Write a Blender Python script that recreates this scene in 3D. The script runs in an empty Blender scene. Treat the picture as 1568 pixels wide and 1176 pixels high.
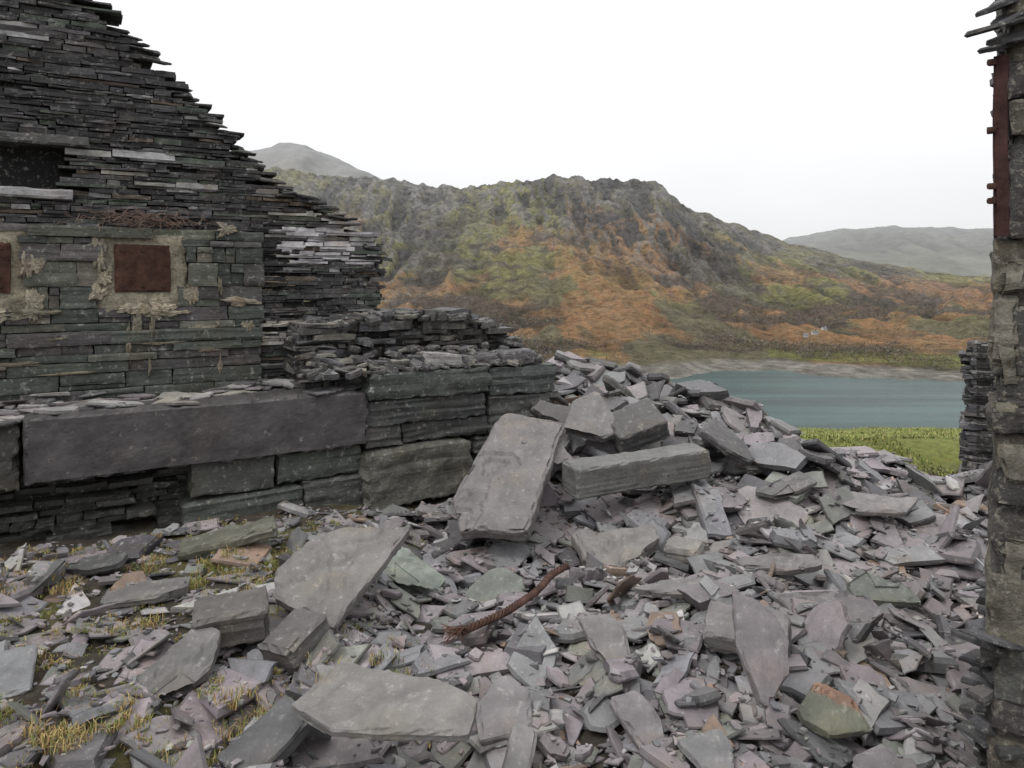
import bpy, math, random
import numpy as np
from mathutils import Vector, noise as mn
random.seed(11); rng=np.random.default_rng(7)
R=random.uniform
scene=bpy.context.scene
COL=scene.collection

# ------------------------------------------------------------------ helpers
class MB:
    def __init__(s): s.v=[];s.f=[];s.c=[];s.n=0
    def add(s,verts,faces,col):
        o=s.n
        s.v.extend(verts); s.n+=len(verts)
        if isinstance(col,list): s.c.extend(col)
        else: s.c.extend([col]*len(faces))
        s.f.extend([tuple(i+o for i in f) for f in faces])
    def build(s,name,mat,parent=None,center=True,smooth=False):
        V=np.array(s.v,dtype=float).reshape(-1,3)
        c=V.mean(axis=0) if (center and len(V)) else np.zeros(3)
        me=bpy.data.meshes.new(name)
        me.from_pydata((V-c).tolist(),[],s.f)
        ca=me.color_attributes.new("Col",'FLOAT_COLOR','CORNER')
        cols=np.array(s.c,dtype=float).reshape(-1,3)
        ln=np.array([len(f) for f in s.f])
        cc=np.repeat(cols,ln,axis=0)
        cc=np.hstack([cc,np.ones((len(cc),1))])
        ca.data.foreach_set("color",cc.ravel())
        if smooth: me.polygons.foreach_set("use_smooth",[True]*len(me.polygons))
        me.materials.append(mat); me.update()
        ob=bpy.data.objects.new(name,me); ob.location=c
        COL.objects.link(ob)
        if parent: ob.parent=parent
        return ob
def empty(name):
    e=bpy.data.objects.new(name,None); COL.objects.link(e); return e

def vnoise(x,y,seed=0):
    xi=np.floor(x);yi=np.floor(y);xf=x-xi;yf=y-yi
    def h(a,b):
        v=np.sin(a*127.1+b*311.7+seed*74.7)*43758.5453
        return v-np.floor(v)
    u=xf*xf*(3-2*xf);w=yf*yf*(3-2*yf)
    return (h(xi,yi)*(1-u)+h(xi+1,yi)*u)*(1-w)+(h(xi,yi+1)*(1-u)+h(xi+1,yi+1)*u)*w
def fbm(x,y,o=4,seed=0,ridge=False):
    s=0;a=.5;t=0
    for i in range(o):
        n=vnoise(x*2**i+17*i,y*2**i-9*i,seed+i)
        if ridge: n=1-np.abs(2*n-1)
        s=s+a*n;t+=a;a*=.5
    return s/t
def sst(a,b,x):
    t=np.clip((x-a)/(b-a),0,1); return t*t*(3-2*t)
def jc(c,a=.12):
    k=1+R(-a,a); return (c[0]*k,c[1]*k*(1+R(-.02,.02)),c[2]*k*(1+R(-.03,.03)))

# ------------------------------------------------------------------ materials
def nodes(name):
    m=bpy.data.materials.new(name); m.use_nodes=True
    nt=m.node_tree; b=nt.nodes['Principled BSDF']; return m,nt,b
def stone_mat(name,rough=.6,scale=1.0,bump=.35,spot=.25,spec=.4,strat=.5,spotcol=(.42,.41,.38),lo=.5,hi=1.5,thr=.57,bs=20):
    m,nt,b=nodes(name); N=nt.nodes; L=nt.links
    tc=N.new('ShaderNodeTexCoord'); at=N.new('ShaderNodeAttribute'); at.attribute_name='Col'
    n1=N.new('ShaderNodeTexNoise'); n1.inputs['Scale'].default_value=3.6*scale; n1.inputs['Detail'].default_value=10; n1.inputs['Roughness'].default_value=.78
    L.new(tc.outputs['Object'],n1.inputs['Vector'])
    mr=N.new('ShaderNodeMapRange'); mr.inputs[1].default_value=.32; mr.inputs[2].default_value=.68; mr.inputs[3].default_value=lo; mr.inputs[4].default_value=hi
    L.new(n1.outputs['Fac'],mr.inputs[0])
    mul=N.new('ShaderNodeVectorMath'); mul.operation='SCALE'
    L.new(at.outputs['Color'],mul.inputs[0]); L.new(mr.outputs[0],mul.inputs['Scale'])
    n2=N.new('ShaderNodeTexNoise'); n2.inputs['Scale'].default_value=13*scale; n2.inputs['Detail'].default_value=10; n2.inputs['Roughness'].default_value=.78
    L.new(tc.outputs['Object'],n2.inputs['Vector'])
    r2=N.new('ShaderNodeMapRange'); r2.inputs[1].default_value=thr; r2.inputs[2].default_value=thr+.07; r2.inputs[3].default_value=0; r2.inputs[4].default_value=spot
    L.new(n2.outputs['Fac'],r2.inputs[0])
    mx=N.new('ShaderNodeMix'); mx.data_type='RGBA'
    L.new(r2.outputs[0],mx.inputs[0]); L.new(mul.outputs[0],mx.inputs[6]); mx.inputs[7].default_value=(*spotcol,1)
    n3=N.new('ShaderNodeTexNoise'); n3.inputs['Scale'].default_value=1.7*scale; n3.inputs['Detail'].default_value=6
    L.new(tc.outputs['Object'],n3.inputs['Vector'])
    r3=N.new('ShaderNodeMapRange'); r3.inputs[1].default_value=.55; r3.inputs[2].default_value=.70; r3.inputs[3].default_value=0; r3.inputs[4].default_value=.6
    L.new(n3.outputs['Fac'],r3.inputs[0])
    m3=N.new('ShaderNodeMix'); m3.data_type='RGBA'; m3.blend_type='MULTIPLY'
    L.new(r3.outputs[0],m3.inputs[0]); L.new(mx.outputs[2],m3.inputs[6]); m3.inputs[7].default_value=(1.0,.87,.70,1)
    L.new(m3.outputs[2],b.inputs['Base Color'])
    mp=N.new('ShaderNodeMapping'); mp.inputs['Scale'].default_value=(1.5,1.5,20); mp.inputs['Rotation'].default_value=(.03,.04,0)
    L.new(tc.outputs['Object'],mp.inputs[0])
    n4=N.new('ShaderNodeTexNoise'); n4.inputs['Scale'].default_value=2.0; n4.inputs['Detail'].default_value=5
    L.new(mp.outputs[0],n4.inputs['Vector'])
    n5=N.new('ShaderNodeTexNoise'); n5.inputs['Scale'].default_value=bs*scale; n5.inputs['Detail'].default_value=10; n5.inputs['Roughness'].default_value=.75
    L.new(tc.outputs['Object'],n5.inputs['Vector'])
    a1=N.new('ShaderNodeMath'); a1.operation='MULTIPLY_ADD'; a1.inputs[1].default_value=strat
    L.new(n4.outputs['Fac'],a1.inputs[0]); L.new(n5.outputs['Fac'],a1.inputs[2])
    bp=N.new('ShaderNodeBump'); bp.inputs['Strength'].default_value=bump; bp.inputs['Distance'].default_value=.04
    L.new(a1.outputs[0],bp.inputs['Height']); L.new(bp.outputs[0],b.inputs['Normal'])
    rr=N.new('ShaderNodeMapRange'); rr.inputs[3].default_value=rough-.15; rr.inputs[4].default_value=rough+.2
    L.new(n1.outputs['Fac'],rr.inputs[0]); L.new(rr.outputs[0],b.inputs['Roughness'])
    b.inputs['Specular IOR Level'].default_value=spec
    return m
M_rub=stone_mat('slate_rubble_mat',.52,1.6,.28,.45,strat=.05,spec=.5,lo=.62,hi=1.4,bs=34)
M_wall=stone_mat('slate_wall_mat',.7,1.7,.6,.6,strat=.6,thr=.555)
M_blk=stone_mat('slate_block_mat',.6,1.4,.7,.6,strat=.35,thr=.56)
M_slab=stone_mat('slate_slab_mat',.55,1.5,.45,.45,strat=.05,spec=.45,lo=.6,hi=1.4,bs=26)
M_long=stone_mat('sawn_slate_mat',.5,.9,.3,.5,strat=.05,spec=.4,lo=.5,hi=1.55,thr=.59)
M_jamb=stone_mat('jamb_stone_mat',.8,2.2,.9,.8,spec=.2,strat=.2,spotcol=(.36,.34,.29),lo=.4,hi=1.7,thr=.53)
M_plaster=stone_mat('lime_mortar_mat',.9,2.5,.8,.7,spec=.2,strat=.2,spotcol=(.13,.11,.08),thr=.51)
M_soil=stone_mat('soil_mat',.95,3,.9,.15,spec=.1,strat=0)
def simple(name,rough=.8,scale=6,lo=.6,hi=1.4,bump=.3,dist=.02,spec=.3,metal=0):
    m,nt,b=nodes(name);N=nt.nodes;L=nt.links
    tc=N.new('ShaderNodeTexCoord');at=N.new('ShaderNodeAttribute');at.attribute_name='Col'
    n1=N.new('ShaderNodeTexNoise');n1.inputs['Scale'].default_value=scale;n1.inputs['Detail'].default_value=12;n1.inputs['Roughness'].default_value=.78
    L.new(tc.outputs['Object'],n1.inputs['Vector'])
    mr=N.new('ShaderNodeMapRange');mr.inputs[1].default_value=.3;mr.inputs[2].default_value=.7;mr.inputs[3].default_value=lo;mr.inputs[4].default_value=hi
    L.new(n1.outputs['Fac'],mr.inputs[0])
    mul=N.new('ShaderNodeVectorMath');mul.operation='SCALE'
    L.new(at.outputs['Color'],mul.inputs[0]);L.new(mr.outputs[0],mul.inputs['Scale']);L.new(mul.outputs[0],b.inputs['Base Color'])
    bp=N.new('ShaderNodeBump');bp.inputs['Strength'].default_value=bump;bp.inputs['Distance'].default_value=dist
    L.new(n1.outputs['Fac'],bp.inputs['Height']);L.new(bp.outputs[0],b.inputs['Normal'])
    b.inputs['Roughness'].default_value=rough;b.inputs['Specular IOR Level'].default_value=spec;b.inputs['Metallic'].default_value=metal
    return m
M_rust=simple('rusty_iron_mat',.85,9,.3,1.9,.6,.01,.2)
M_grass=simple('grass_mat',.8,5,.7,1.3,0)
M_hill=simple('hillside_mat',.95,.10,.30,1.75,1.0,14,.05)
M_wood=simple('woodland_mat',.95,.3,.6,1.4,0,1,.05)
M_paint=simple('white_render_mat',.8,1,.9,1.1,.1)

# ------------------------------------------------------------------ geometry makers
def basis(nrm,yaw):
    n=Vector(nrm).normalized()
    a=Vector((math.cos(yaw),math.sin(yaw),0)); x=(a-n*a.dot(n)).normalized(); y=n.cross(x)
    return x,y,n
def outline(lx,ly):
    k=random.random()
    if k<.66:
        sk=R(-.3,.3)
        pts=[[-1+R(-.1,.4)-sk,-1+R(-.05,.4)],[1+R(-.45,.1)-sk,-1+R(-.05,.45)],[1+R(-.45,.1)+sk,1-R(-.05,.45)],[-1+R(-.1,.45)+sk,1-R(-.05,.45)]]
    elif k<.84:
        pts=[[-1,-.8+R(-.2,.3)],[1,-.9+R(-.1,.5)],[R(-.6,.6),1],[-.8,.5*R(0,1)]]
    else:
        pts=[[-1,-.5+R(-.3,.3)],[-.3+R(-.2,.2),-1],[.8,-.7+R(-.2,.2)],[1,.4+R(-.3,.3)],[.2,1],[-.8,.6]]
    if random.random()<.5:
        i=random.randrange(len(pts)); p=pts[i]; a=pts[i-1]; b=pts[(i+1)%len(pts)]; f=R(.2,.45)
        pts[i:i+1]=[[p[0]*(1-f)+a[0]*f,p[1]*(1-f)+a[1]*f],[p[0]*(1-f)+b[0]*f,p[1]*(1-f)+b[1]*f]]
    out=[]
    for i,p in enumerate(pts):
        q=pts[(i+1)%len(pts)]
        out.append((p[0]*lx,p[1]*ly))
        j=.035*(lx+ly)
        for f in (.33,.68):
            out.append(((p[0]*(1-f)+q[0]*f)*lx+R(-j,j),(p[1]*(1-f)+q[1]*f)*ly+R(-j,j)))
    return out
def plate(mb,c,bs,lx,ly,th,col,pts=None,simple_=False):
    x,y,n=bs
    if pts is None: pts=outline(lx,ly)
    if simple_: pts=pts[::3]
    m=len(pts); c=Vector(c); e=min(.01+th*.2,.02)/max(lx,.02); V=[]
    levels=[(-.5,1-R(.0,.10)),(R(-.2,.2),1.0),(.5,1-min(.15,e)*R(.3,1.6))]
    tx,ty=R(-.04,.04),R(-.04,.04)
    for lv,sc in levels:
        for (a,b) in pts:
            s=sc*(1+R(-.02,.02)) if not simple_ else sc
            V.append(tuple(c+x*(a*s)+y*(b*s)+n*(lv*th+(a*tx+b*ty)*(lv>0)*.6)))
    F=[tuple(range(2*m,3*m)),tuple(range(m-1,-1,-1))]
    for l in (0,1):
        for i in range(m):
            j=(i+1)%m; F.append((l*m+i,l*m+j,(l+1)*m+j,(l+1)*m+i))
    d=tuple(k*.62 for k in col)  # side faces painted darker than the tops, shade put into the colour
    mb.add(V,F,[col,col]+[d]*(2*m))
def block(mb,c,bs,L,D,H,col,n=(10,5,6),amp=.02,lam=.015,lf=14,chip=.04,seed=None,taper=(0,0),skew=0,cuts=(),step=0):
    """rough quarried block, bedding layers along its up axis"""
    x,y,z=bs; c=Vector(c); seed=R(0,90) if seed is None else seed
    idx={};V=[];F=[]
    nx,ny,nz=n
    def vid(i,j,k):
        key=(i,j,k)
        if key in idx: return idx[key]
        a=-1+2*i/nx;b=-1+2*j/ny;g=-1+2*k/nz
        a2,b2=a,b
        for (sx,sy,lim) in cuts:
            v=a*sx+b*sy
            if v>lim and v>0:
                over=(v-lim); a2-=sx*over*.5; b2-=sy*over*.5
        a2,b2=a2*(1+taper[0]*b2)+skew*b2,b2*(1+taper[1]*a2)
        px,py,pz=a2*L/2,b2*D/2,g*H/2
        ex=[i in(0,nx),j in(0,ny),k in(0,nz)]
        q=Vector((px*2.2+seed,py*2.2-seed,pz*2.2))
        nv=mn.noise_vector(q)*amp+mn.noise_vector(q*3.1)*amp*.5+mn.noise_vector(q*8)*amp*.25
        ll=mn.noise(Vector((seed*3+px*.9,py*.9,pz*lf)))*lam*2
        if ex[0]: px+=math.copysign(ll,a)
        if ex[1]: py+=math.copysign(ll,b)
        if sum(ex)>=2:
            ch=chip*abs(mn.noise(q*4.3))*1.6+chip*.12
            if ex[0]: px-=math.copysign(ch,a)
            if ex[1]: py-=math.copysign(ch,b)
            if ex[2]: pz-=math.copysign(ch*.6,g)
        if step and k==nz:
            sv=mn.noise(Vector((px*1.7+seed*2,py*1.7,seed)))+.25*mn.noise(q*3)
            if sv<-.12: pz-=step
            if sv<-.32: pz-=step
        px+=nv.x;py+=nv.y;pz+=nv.z*.7
        V.append(tuple(c+x*px+y*py+z*pz)); idx[key]=len(V)-1
        return idx[key]
    for i in range(nx):
        for j in range(ny):
            F.append((vid(i,j,nz),vid(i+1,j,nz),vid(i+1,j+1,nz),vid(i,j+1,nz)))
            F.append((vid(i,j,0),vid(i,j+1,0),vid(i+1,j+1,0),vid(i+1,j,0)))
    for i in range(nx):
        for k in range(nz):
            F.append((vid(i,0,k),vid(i+1,0,k),vid(i+1,0,k+1),vid(i,0,k+1)))
            F.append((vid(i,ny,k),vid(i,ny,k+1),vid(i+1,ny,k+1),vid(i+1,ny,k)))
    for j in range(ny):
        for k in range(nz):
            F.append((vid(0,j,k),vid(0,j,k+1),vid(0,j+1,k+1),vid(0,j+1,k)))
            F.append((vid(nx,j,k),vid(nx,j+1,k),vid(nx,j+1,k+1),vid(nx,j,k+1)))
    mb.add(V,F,col)
def slimbox(mb,P0,dv,nv,s0,s1,z0,z1,out,depth,col,jit):
    V=[];F=[];segs=3 if s1-s0>.12 else 2
    for i in range(segs+1):
        s=s0+(s1-s0)*i/segs
        o=out+R(-jit,jit)*1.2
        dz=R(-jit,jit)*.35
        for (zz,oo) in ((z0,o-R(0,jit)),(z1+dz,o+R(-jit,jit)*.4),(z1+dz,-depth),(z0,-depth)):
            p=P0+dv*(s+R(-jit,jit)*.3)+nv*oo
            V.append((p.x,p.y,zz))
    for i in range(segs):
        a=4*i;b=a+4
        F+= [(a,b,b+1,a+1),(a+1,b+1,b+2,a+2),(a+2,b+2,b+3,a+3),(a+3,b+3,b,a)]
    F+=[(0,1,2,3),(4*segs+3,4*segs+2,4*segs+1,4*segs)]
    mb.add(V,F,col)

SL_P=(.198,.175,.184);SL_B=(.168,.168,.175);SL_G=(.158,.163,.148);SL_D=(.082,.079,.084);SL_L=(.30,.292,.288);SL_R=(.22,.16,.125)
def slatecol():
    k=random.random()
    if k<.46:c=SL_P
    elif k<.72:c=SL_B
    elif k<.79:c=SL_G
    elif k<.90:c=SL_D
    elif k<.980:c=SL_L
    else:c=SL_R
    return jc(c,.28)

# ------------------------------------------------------------------ near ground
def wdens(x,y): return sst(-2.2,-.7,x+.12*(4-y))
def g(x,y):
    x=np.asarray(x,float);y=np.asarray(y,float)
    pile=np.clip((3.5-x)/2.7,0,1.05)*1.02*sst(5.6,8.9,y)*sst(-1.0,.3,x)
    pile=pile*(1-sst(9.5,11.5,y))
    heap=.16*np.exp(-((x-1.6)**2/.8+(y-4.3)**2/.5))+.1*np.exp(-((x+1.2)**2/.5+(y-4.7)**2/.4))
    z=pile+heap+.12*(fbm(x*.9,y*.9,3,5)-.5)
    z=z-.185*np.clip(y-9,0,9)-.45*np.clip(y-18,0,150)
    return z
def ground_z(x,y):
    near=sst(6.0,5.0,np.abs(x-.6))*sst(9.9,8.9,y)
    return g(x,y)-(.05+.27*wdens(x,y))*near
a=np.linspace(-1,1,260); xs=9*a+390*np.sign(a)*np.abs(a)**6
b=np.linspace(0,1,300); ys=-30*(1-b)**4+ 22*b+300*b**9
X,Y=np.meshgrid(xs,ys); Z=ground_z(X,Y)
Z+=.03*(fbm(X*6,Y*6,3,9)-.5)
gm=MB(); gm.v=np.stack([X,Y,Z],-1).reshape(-1,3).tolist(); W=X.shape[1]
FF=[];CC=[]
grassm=sst(8.6,9.2,Y)*sst(2.6,3.4,X-.12*(Y-9))
nz=fbm(X*1.3,Y*1.3,4,3)
for j in range(X.shape[0]-1):
    for i in range(W-1):
        FF.append((j*W+i,j*W+i+1,(j+1)*W+i+1,(j+1)*W+i))
        gg=max(grassm[j,i], 1 if Y[j,i]>19 else 0)
        m_=.85*max(0,min(1,(nz[j,i]-.47)*6))*(1-float(wdens(X[j,i],Y[j,i])))
        soil=(.075,.065,.054); mo=(.14,.13,.05); gr=(.17,.19,.06)
        c=[soil[k]*(1-m_)+mo[k]*m_ for k in range(3)]
        CC.append(tuple(c[k]*(1-gg)+gr[k]*gg for k in range(3)))
gm.f=FF;gm.c=CC
gm.build('ground',M_soil,center=False,smooth=True)

# ------------------------------------------------------------------ platform / wall frames
dv=Vector((.857,.515,0)).normalized(); nv=Vector((dv.y,-dv.x,0)); UP=Vector((0,0,1))
A=Vector((-3.68,5.5,0)); PW=Vector((-4.25,6.1,0))
wb=(dv,-nv,UP)
def bk(mb,q0,q1,z0,z1,out,depth,col,tilt=0,**k):
    c=A+dv*((q0+q1)/2)+nv*(out-depth/2)+UP*((z0+z1)/2)
    L=q1-q0;H=z1-z0
    bb=wb
    if tilt:
        x_=(dv+UP*tilt).normalized(); bb=(x_,-nv,x_.cross(-nv))
    block(mb,c,bb,L,depth,H,tuple(v*.80 for v in col),n=(max(4,int(L/.04)),max(3,int(depth/.1)),max(3,int(H/.025))),**k)

ledge=empty('stone_ledge')
m=MB(); bk(m,0,2.72,.45,.97,.02,.50,(.080,.074,.076),amp=.012,lam=.004,chip=.035,lf=5,step=.014); m.build('long_slab',M_long,ledge)
m=MB()
bk(m,-1.5,-.02,.40,.93,-.10,.5,(.11,.106,.096),amp=.03,lam=.02,chip=.05,lf=7)
bk(m,1.17,1.86,.17,.455,-.05,.5,(.10,.104,.096),amp=.010,lam=.006,chip=.015,tilt=-.02)
bk(m,1.89,2.65,.19,.455,-.04,.5,(.095,.105,.09),amp=.012,lam=.015,chip=.02,tilt=.02)
bk(m,1.12,2.1,-.2,.15,-.01,.55,(.095,.104,.094),amp=.015,lam=.02,chip=.025,tilt=.03)
bk(m,2.12,2.66,-.2,.18,-.01,.5,(.098,.104,.094),amp=.015,lam=.02,chip=.025)
bk(m,2.72,4.0,.86,1.12,.03,.6,(.085,.095,.087),amp=.02,lam=.018,lf=9,chip=.02)
bk(m,4.02,4.83,.80,1.10,.02,.6,(.082,.09,.086),amp=.02,lam=.02,lf=12,chip=.02)
bk(m,2.70,3.95,.62,.855,.0,.6,(.07,.076,.072),amp=.02,lam=.018,lf=16,chip=.015)
bk(m,2.70,3.05,.41,.615,-.02,.6,(.085,.085,.08),amp=.02,lam=.018,chip=.02)
bk(m,3.07,4.0,.41,.615,-.04,.6,(.075,.078,.074),amp=.025,lam=.03,chip=.03)
bk(m,4.02,4.9,.40,.795,.0,.6,(.09,.092,.088),amp=.025,lam=.025,chip=.02)
bk(m,2.66,3.80,-.15,.395,.07,.6,(.13,.128,.108),amp=.035,lam=.014,lf=6,chip=.05,tilt=.03)
bk(m,3.87,4.9,-.1,.39,-.02,.6,(.10,.10,.092),amp=.03,lam=.03)
bk(m,3.35,3.72,1.125,1.27,-.02,.34,(.34,.33,.32),amp=.012,lam=.006,chip=.02,tilt=-.05)
bk(m,3.74,4.16,1.125,1.24,-.05,.3,(.16,.15,.156),amp=.012,lam=.006,chip=.02,tilt=.04)
bk(m,4.2,4.62,1.105,1.26,-.02,.3,(.14,.135,.14),amp=.014,lam=.006,chip=.03)
m.build('lower_blocks',M_blk,ledge)
m=MB()
bk(m,-1.6,5.0,-.2,.90,-.50,.8,(.05,.047,.043),amp=.02,lam=.02)
for z in np.arange(-.1,.44,.05):
    s=-1.6
    while s<1.14:
        L=R(.12,.5); o=-.38+R(-.08,.16)+(.12 if z<.1 else 0)
        if random.random()<.8: slimbox(m,A,dv,nv,s,s+L-.01,z,z+.045,o,.4,jc((.06,.06,.055),.4),.025)
        s+=L
for i in range(300):
    q=R(-1.4,2.8); o=R(-.78,-.05); p=A+dv*q+nv*o
    zz=.97 if o>-.46 and q>0 else .92
    zz+=.008+max(0,(-o-.42))*R(0,.35)
    if o>-.46 and q>0 and random.random()<.85: continue
    plate(m,(p.x,p.y,zz),basis((R(-.1,.1),R(-.1,.1),1),R(0,6.3)),R(.08,.24),R(.06,.15),R(.01,.03),jc(random.choice([SL_L,SL_B,(.30,.285,.255),SL_D,SL_P]),.2))
m.build('ledge_fill',M_wall,ledge)
def interp(pts):
    xs_=[p[0] for p in pts];ys_=[p[1] for p in pts]
    return lambda s: float(np.interp(s,xs_,ys_))
def build_wall(mb,P0,s0,s1,z0,zt,top,hr,lr,out,depth,colf,holes=(),jit=.015,core=(.022,.021,.020),dvv=dv,nvv=nv,prot=.02,miss=.0):
    z=z0
    while z<zt:
        h=hr[0]+(hr[1]-hr[0])*random.random()**1.6; s=s0-R(0,lr[0])
        while s<s1:
            L=R(*lr) if random.random()<.8 else R(lr[1],lr[1]*1.6)
            e=min(s+L,s1+R(-.06,.06)); c=(s+e)/2
            wob=.022*mn.noise(Vector((c*.8,z*1.3,3.1)))+.008*math.sin(c*5+z*7)
            if e-s>.03 and z+h*.5<top(c)+R(-.04,.04) and not any(a0<c<a1 and b0<z+h/2<b1 for a0,a1,b0,b1 in holes):
                if random.random()>miss:
                    pr=R(-prot,prot) if random.random()<.85 else R(-2.2*prot,2.2*prot)
                    if random.random()<.35 and h>.04:
                        hm=h*R(.35,.65)
                        slimbox(mb,P0,dvv,nvv,s,e-R(.003,.012),z+wob,z+wob+hm-.003,out+R(-prot,prot),depth,colf(c,z),jit)
                        slimbox(mb,P0,dvv,nvv,s,e-R(.003,.012),z+wob+hm,z+wob+h-R(.002,.006),out+R(-prot,prot),depth,colf(c,z),jit)
                    else:
                        slimbox(mb,P0,dvv,nvv,s,e-R(.003,.015),z+wob,z+wob+h-R(.002,.009),out+pr,depth,colf(c,z),jit)
                slimbox(mb,P0,dvv,nvv,s-.002,e+.002,z+wob-.004,z+wob+h*.9,out-.07,depth-.08,core,0)
            s=e if e>s else s+L
        z+=h
m=MB()
A2=A-nv*.42
def c_stub(s,z):
    return jc(random.choice([SL_D,(.13,.13,.135),(.13,.125,.118),(.26,.245,.22),(.09,.088,.084)]),.25)
build_wall(m,A2,2.2,4.5,.95,1.8,interp([(2.2,1.42),(2.35,1.58),(2.9,1.60),(3.1,1.55),(3.3,1.66),(3.45,1.70),(3.8,1.68),(3.9,1.6),(4.2,1.58),(4.4,1.5),(4.5,1.32)]),(.03,.11),(.08,.35),.0,.5,c_stub,jit=.035,prot=.09,miss=.08)
for i in range(130):
    q=R(2.2,4.7);o=R(-.5,.05);p=A2+dv*q+nv*o
    zz=float(np.interp(q,[2.2,2.4,3.4,4.2,4.45,4.7],[1.45,1.58,1.66,1.56,1.4,1.15]))+R(-.03,.03)
    plate(m,(p.x,p.y,zz),basis((R(-.22,.22),R(-.22,.22),1),R(0,6.3)),R(.06,.2),R(.05,.12),R(.02,.07),c_stub(0,0))
for i in range(170):
    q=R(2.1,4.7);o=R(.02,.4);p=A2+dv*q+nv*o
    plate(m,(p.x,p.y,1.13+(.4-o)*R(.0,.8)),basis((R(-.35,.35),R(-.35,.35),1),R(0,6.3)),R(.04,.13),R(.04,.09),R(.02,.06),c_stub(0,0))
m.build('broken_stub',M_wall,ledge)

# ------------------------------------------------------------------ gable wall
gable=empty('ruined_slate_wall')
gtop=interp([(-3.2,3.6),(-2.2,4.5),(-1,5.3),(.1,4.85),(.594,4.46),(1.0,4.19),(1.217,3.92),(1.496,3.63),(1.876,3.29),(2.278,2.93),(2.737,2.74),(3.23,2.46),(3.41,2.2),(3.55,1.5)])
def c_up(s,z):
    k=random.random()
    if 2.25<s<3.25 and 2.14<z<2.64 and k<.6: return jc((.60,.585,.60),.2)
    if 2.1<s<2.6 and 1.35<z<1.6 and k<.5: return jc((.55,.53,.50),.2)
    if k<.52: return jc((.056,.054,.057),.35)
    if k<.78: return jc((.09,.087,.09),.3)
    if k<.86: return jc((.085,.098,.082),.2)
    if k<.92: return jc((.20,.196,.196),.25)
    if k<.95: return jc((.40,.395,.39),.2)
    return jc((.12,.098,.078),.2)
m=MB()
build_wall(m,PW,-3.2,3.42,2.47,5.4,gtop,(.022,.062),(.08,.38),-.02,.4,c_up,holes=[(-.9,.47,2.80,3.16)],jit=.014,miss=.02)
build_wall(m,PW,2.06,3.36,.95,2.47,gtop,(.022,.055),(.07,.3),-.06,.35,c_up,jit=.014,miss=.03)
for i in range(120):
    s=R(.3,3.4); p=PW+dv*s-nv*R(.0,.35)
    plate(m,(p.x,p.y,gtop(s)+R(-.03,.03)),basis((R(-.15,.15)+.05,R(-.1,.1),1),math.atan2(dv.y,dv.x)+R(-.4,.4)),R(.06,.16),R(.05,.1),R(.015,.035),c_up(0,0))
m.build('thin_slate_courses',M_wall,gable)
m=MB()
def c_lo(s,z):
    k=random.random()
    if k<.40:c=(.066,.075,.064)
    elif k<.70:c=(.078,.074,.073)
    elif k<.88:c=(.105,.108,.088)
    else:c=(.155,.145,.118)
    return jc(c,.25)
def wblock(mb,s0,s1,z0,z1,out,depth,col,tilt=0,**k):
    c=PW+dv*((s0+s1)/2)+nv*(out-depth/2)+UP*((z0+z1)/2)
    bb=wb
    if tilt:
        x_=(dv+UP*tilt).normalized(); bb=(x_,-nv,x_.cross(-nv))
    block(mb,c,bb,s1-s0,depth,z1-z0,col,n=(max(4,int((s1-s0)/.04)),3,max(3,int((z1-z0)/.022))),**k)
holes=[(.73,1.37,1.77,2.38),(-.52,.17,1.77,2.38)]
rows=[.93,1.05,1.19,1.29,1.36,1.44,1.56,1.63,1.76,1.95,2.17,2.32,2.38,2.48]
for a0,a1 in zip(rows[:-1],rows[1:]):
    s=-3.2
    while s<2.05:
        L=R(.3,1.1) if a1-a0>.09 else R(.15,.7)
        if 1.7<a0<2.37: L=R(.16,.5)
        e=s+L
        for h0,h1,_,_ in holes:
            if 1.75<a0<2.37:
                if s<h0<e: e=h0+R(-.08,.06)
                if h0-.09<=s<h1-.08: s=h1+R(-.07,.07); e=max(e,s+R(.15,.4))
        if e>2.1 or 2.1-e<.12: e=2.09+R(-.02,.02)
        if e-s>.05:
            o_=.05+R(-.03,.03); kw=dict(amp=.007,lam=R(.003,.010),chip=.007,lf=R(8,22))
            if a1-a0>.10 and random.random()<.45:
                hm=a0+(a1-a0)*R(.3,.7); sm_=s+(e-s)*R(.35,.65)
                wblock(m,s+.002,sm_-.003,a0+.001,a1-.002,o_,.3,c_lo(s,a0),**kw)
                wblock(m,sm_+.002,e-.003,a0+.001,hm-.001,o_-.01,.3,c_lo(s,a0),**kw)
                wblock(m,sm_+.002,e-.003,hm+.001,a1-.002,o_+.01,.3,c_lo(s,a0),**kw)
            else: wblock(m,s+.002,e-.003,a0+.001,a1-.002,o_,.3,c_lo(s,a0),tilt=R(-.014,.014),**kw)
        s=e
wblock(m,-1.2,.50,2.70,2.79,.05,.35,(.32,.315,.32),amp=.008,lam=.01,chip=.015)
wblock(m,-1.6,.62,3.16,3.26,.02,.35,(.06,.06,.06),amp=.008,lam=.01,chip=.015)
m.build('squared_blocks',M_blk,gable)
m=MB(); wblock(m,-3.2,2.07,.93,2.5,-.05,.25,(.06,.055,.048),amp=.005,lam=.004)
wblock(m,-1.4,.9,2.7,3.3,-.32,.1,(.02,.02,.02),amp=.005,lam=.004)  # near-black backing, darkness of the cavity put into its colour
m.build('wall_core',M_wall,gable)
m=MB(); MC=(.36,.325,.255)
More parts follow.
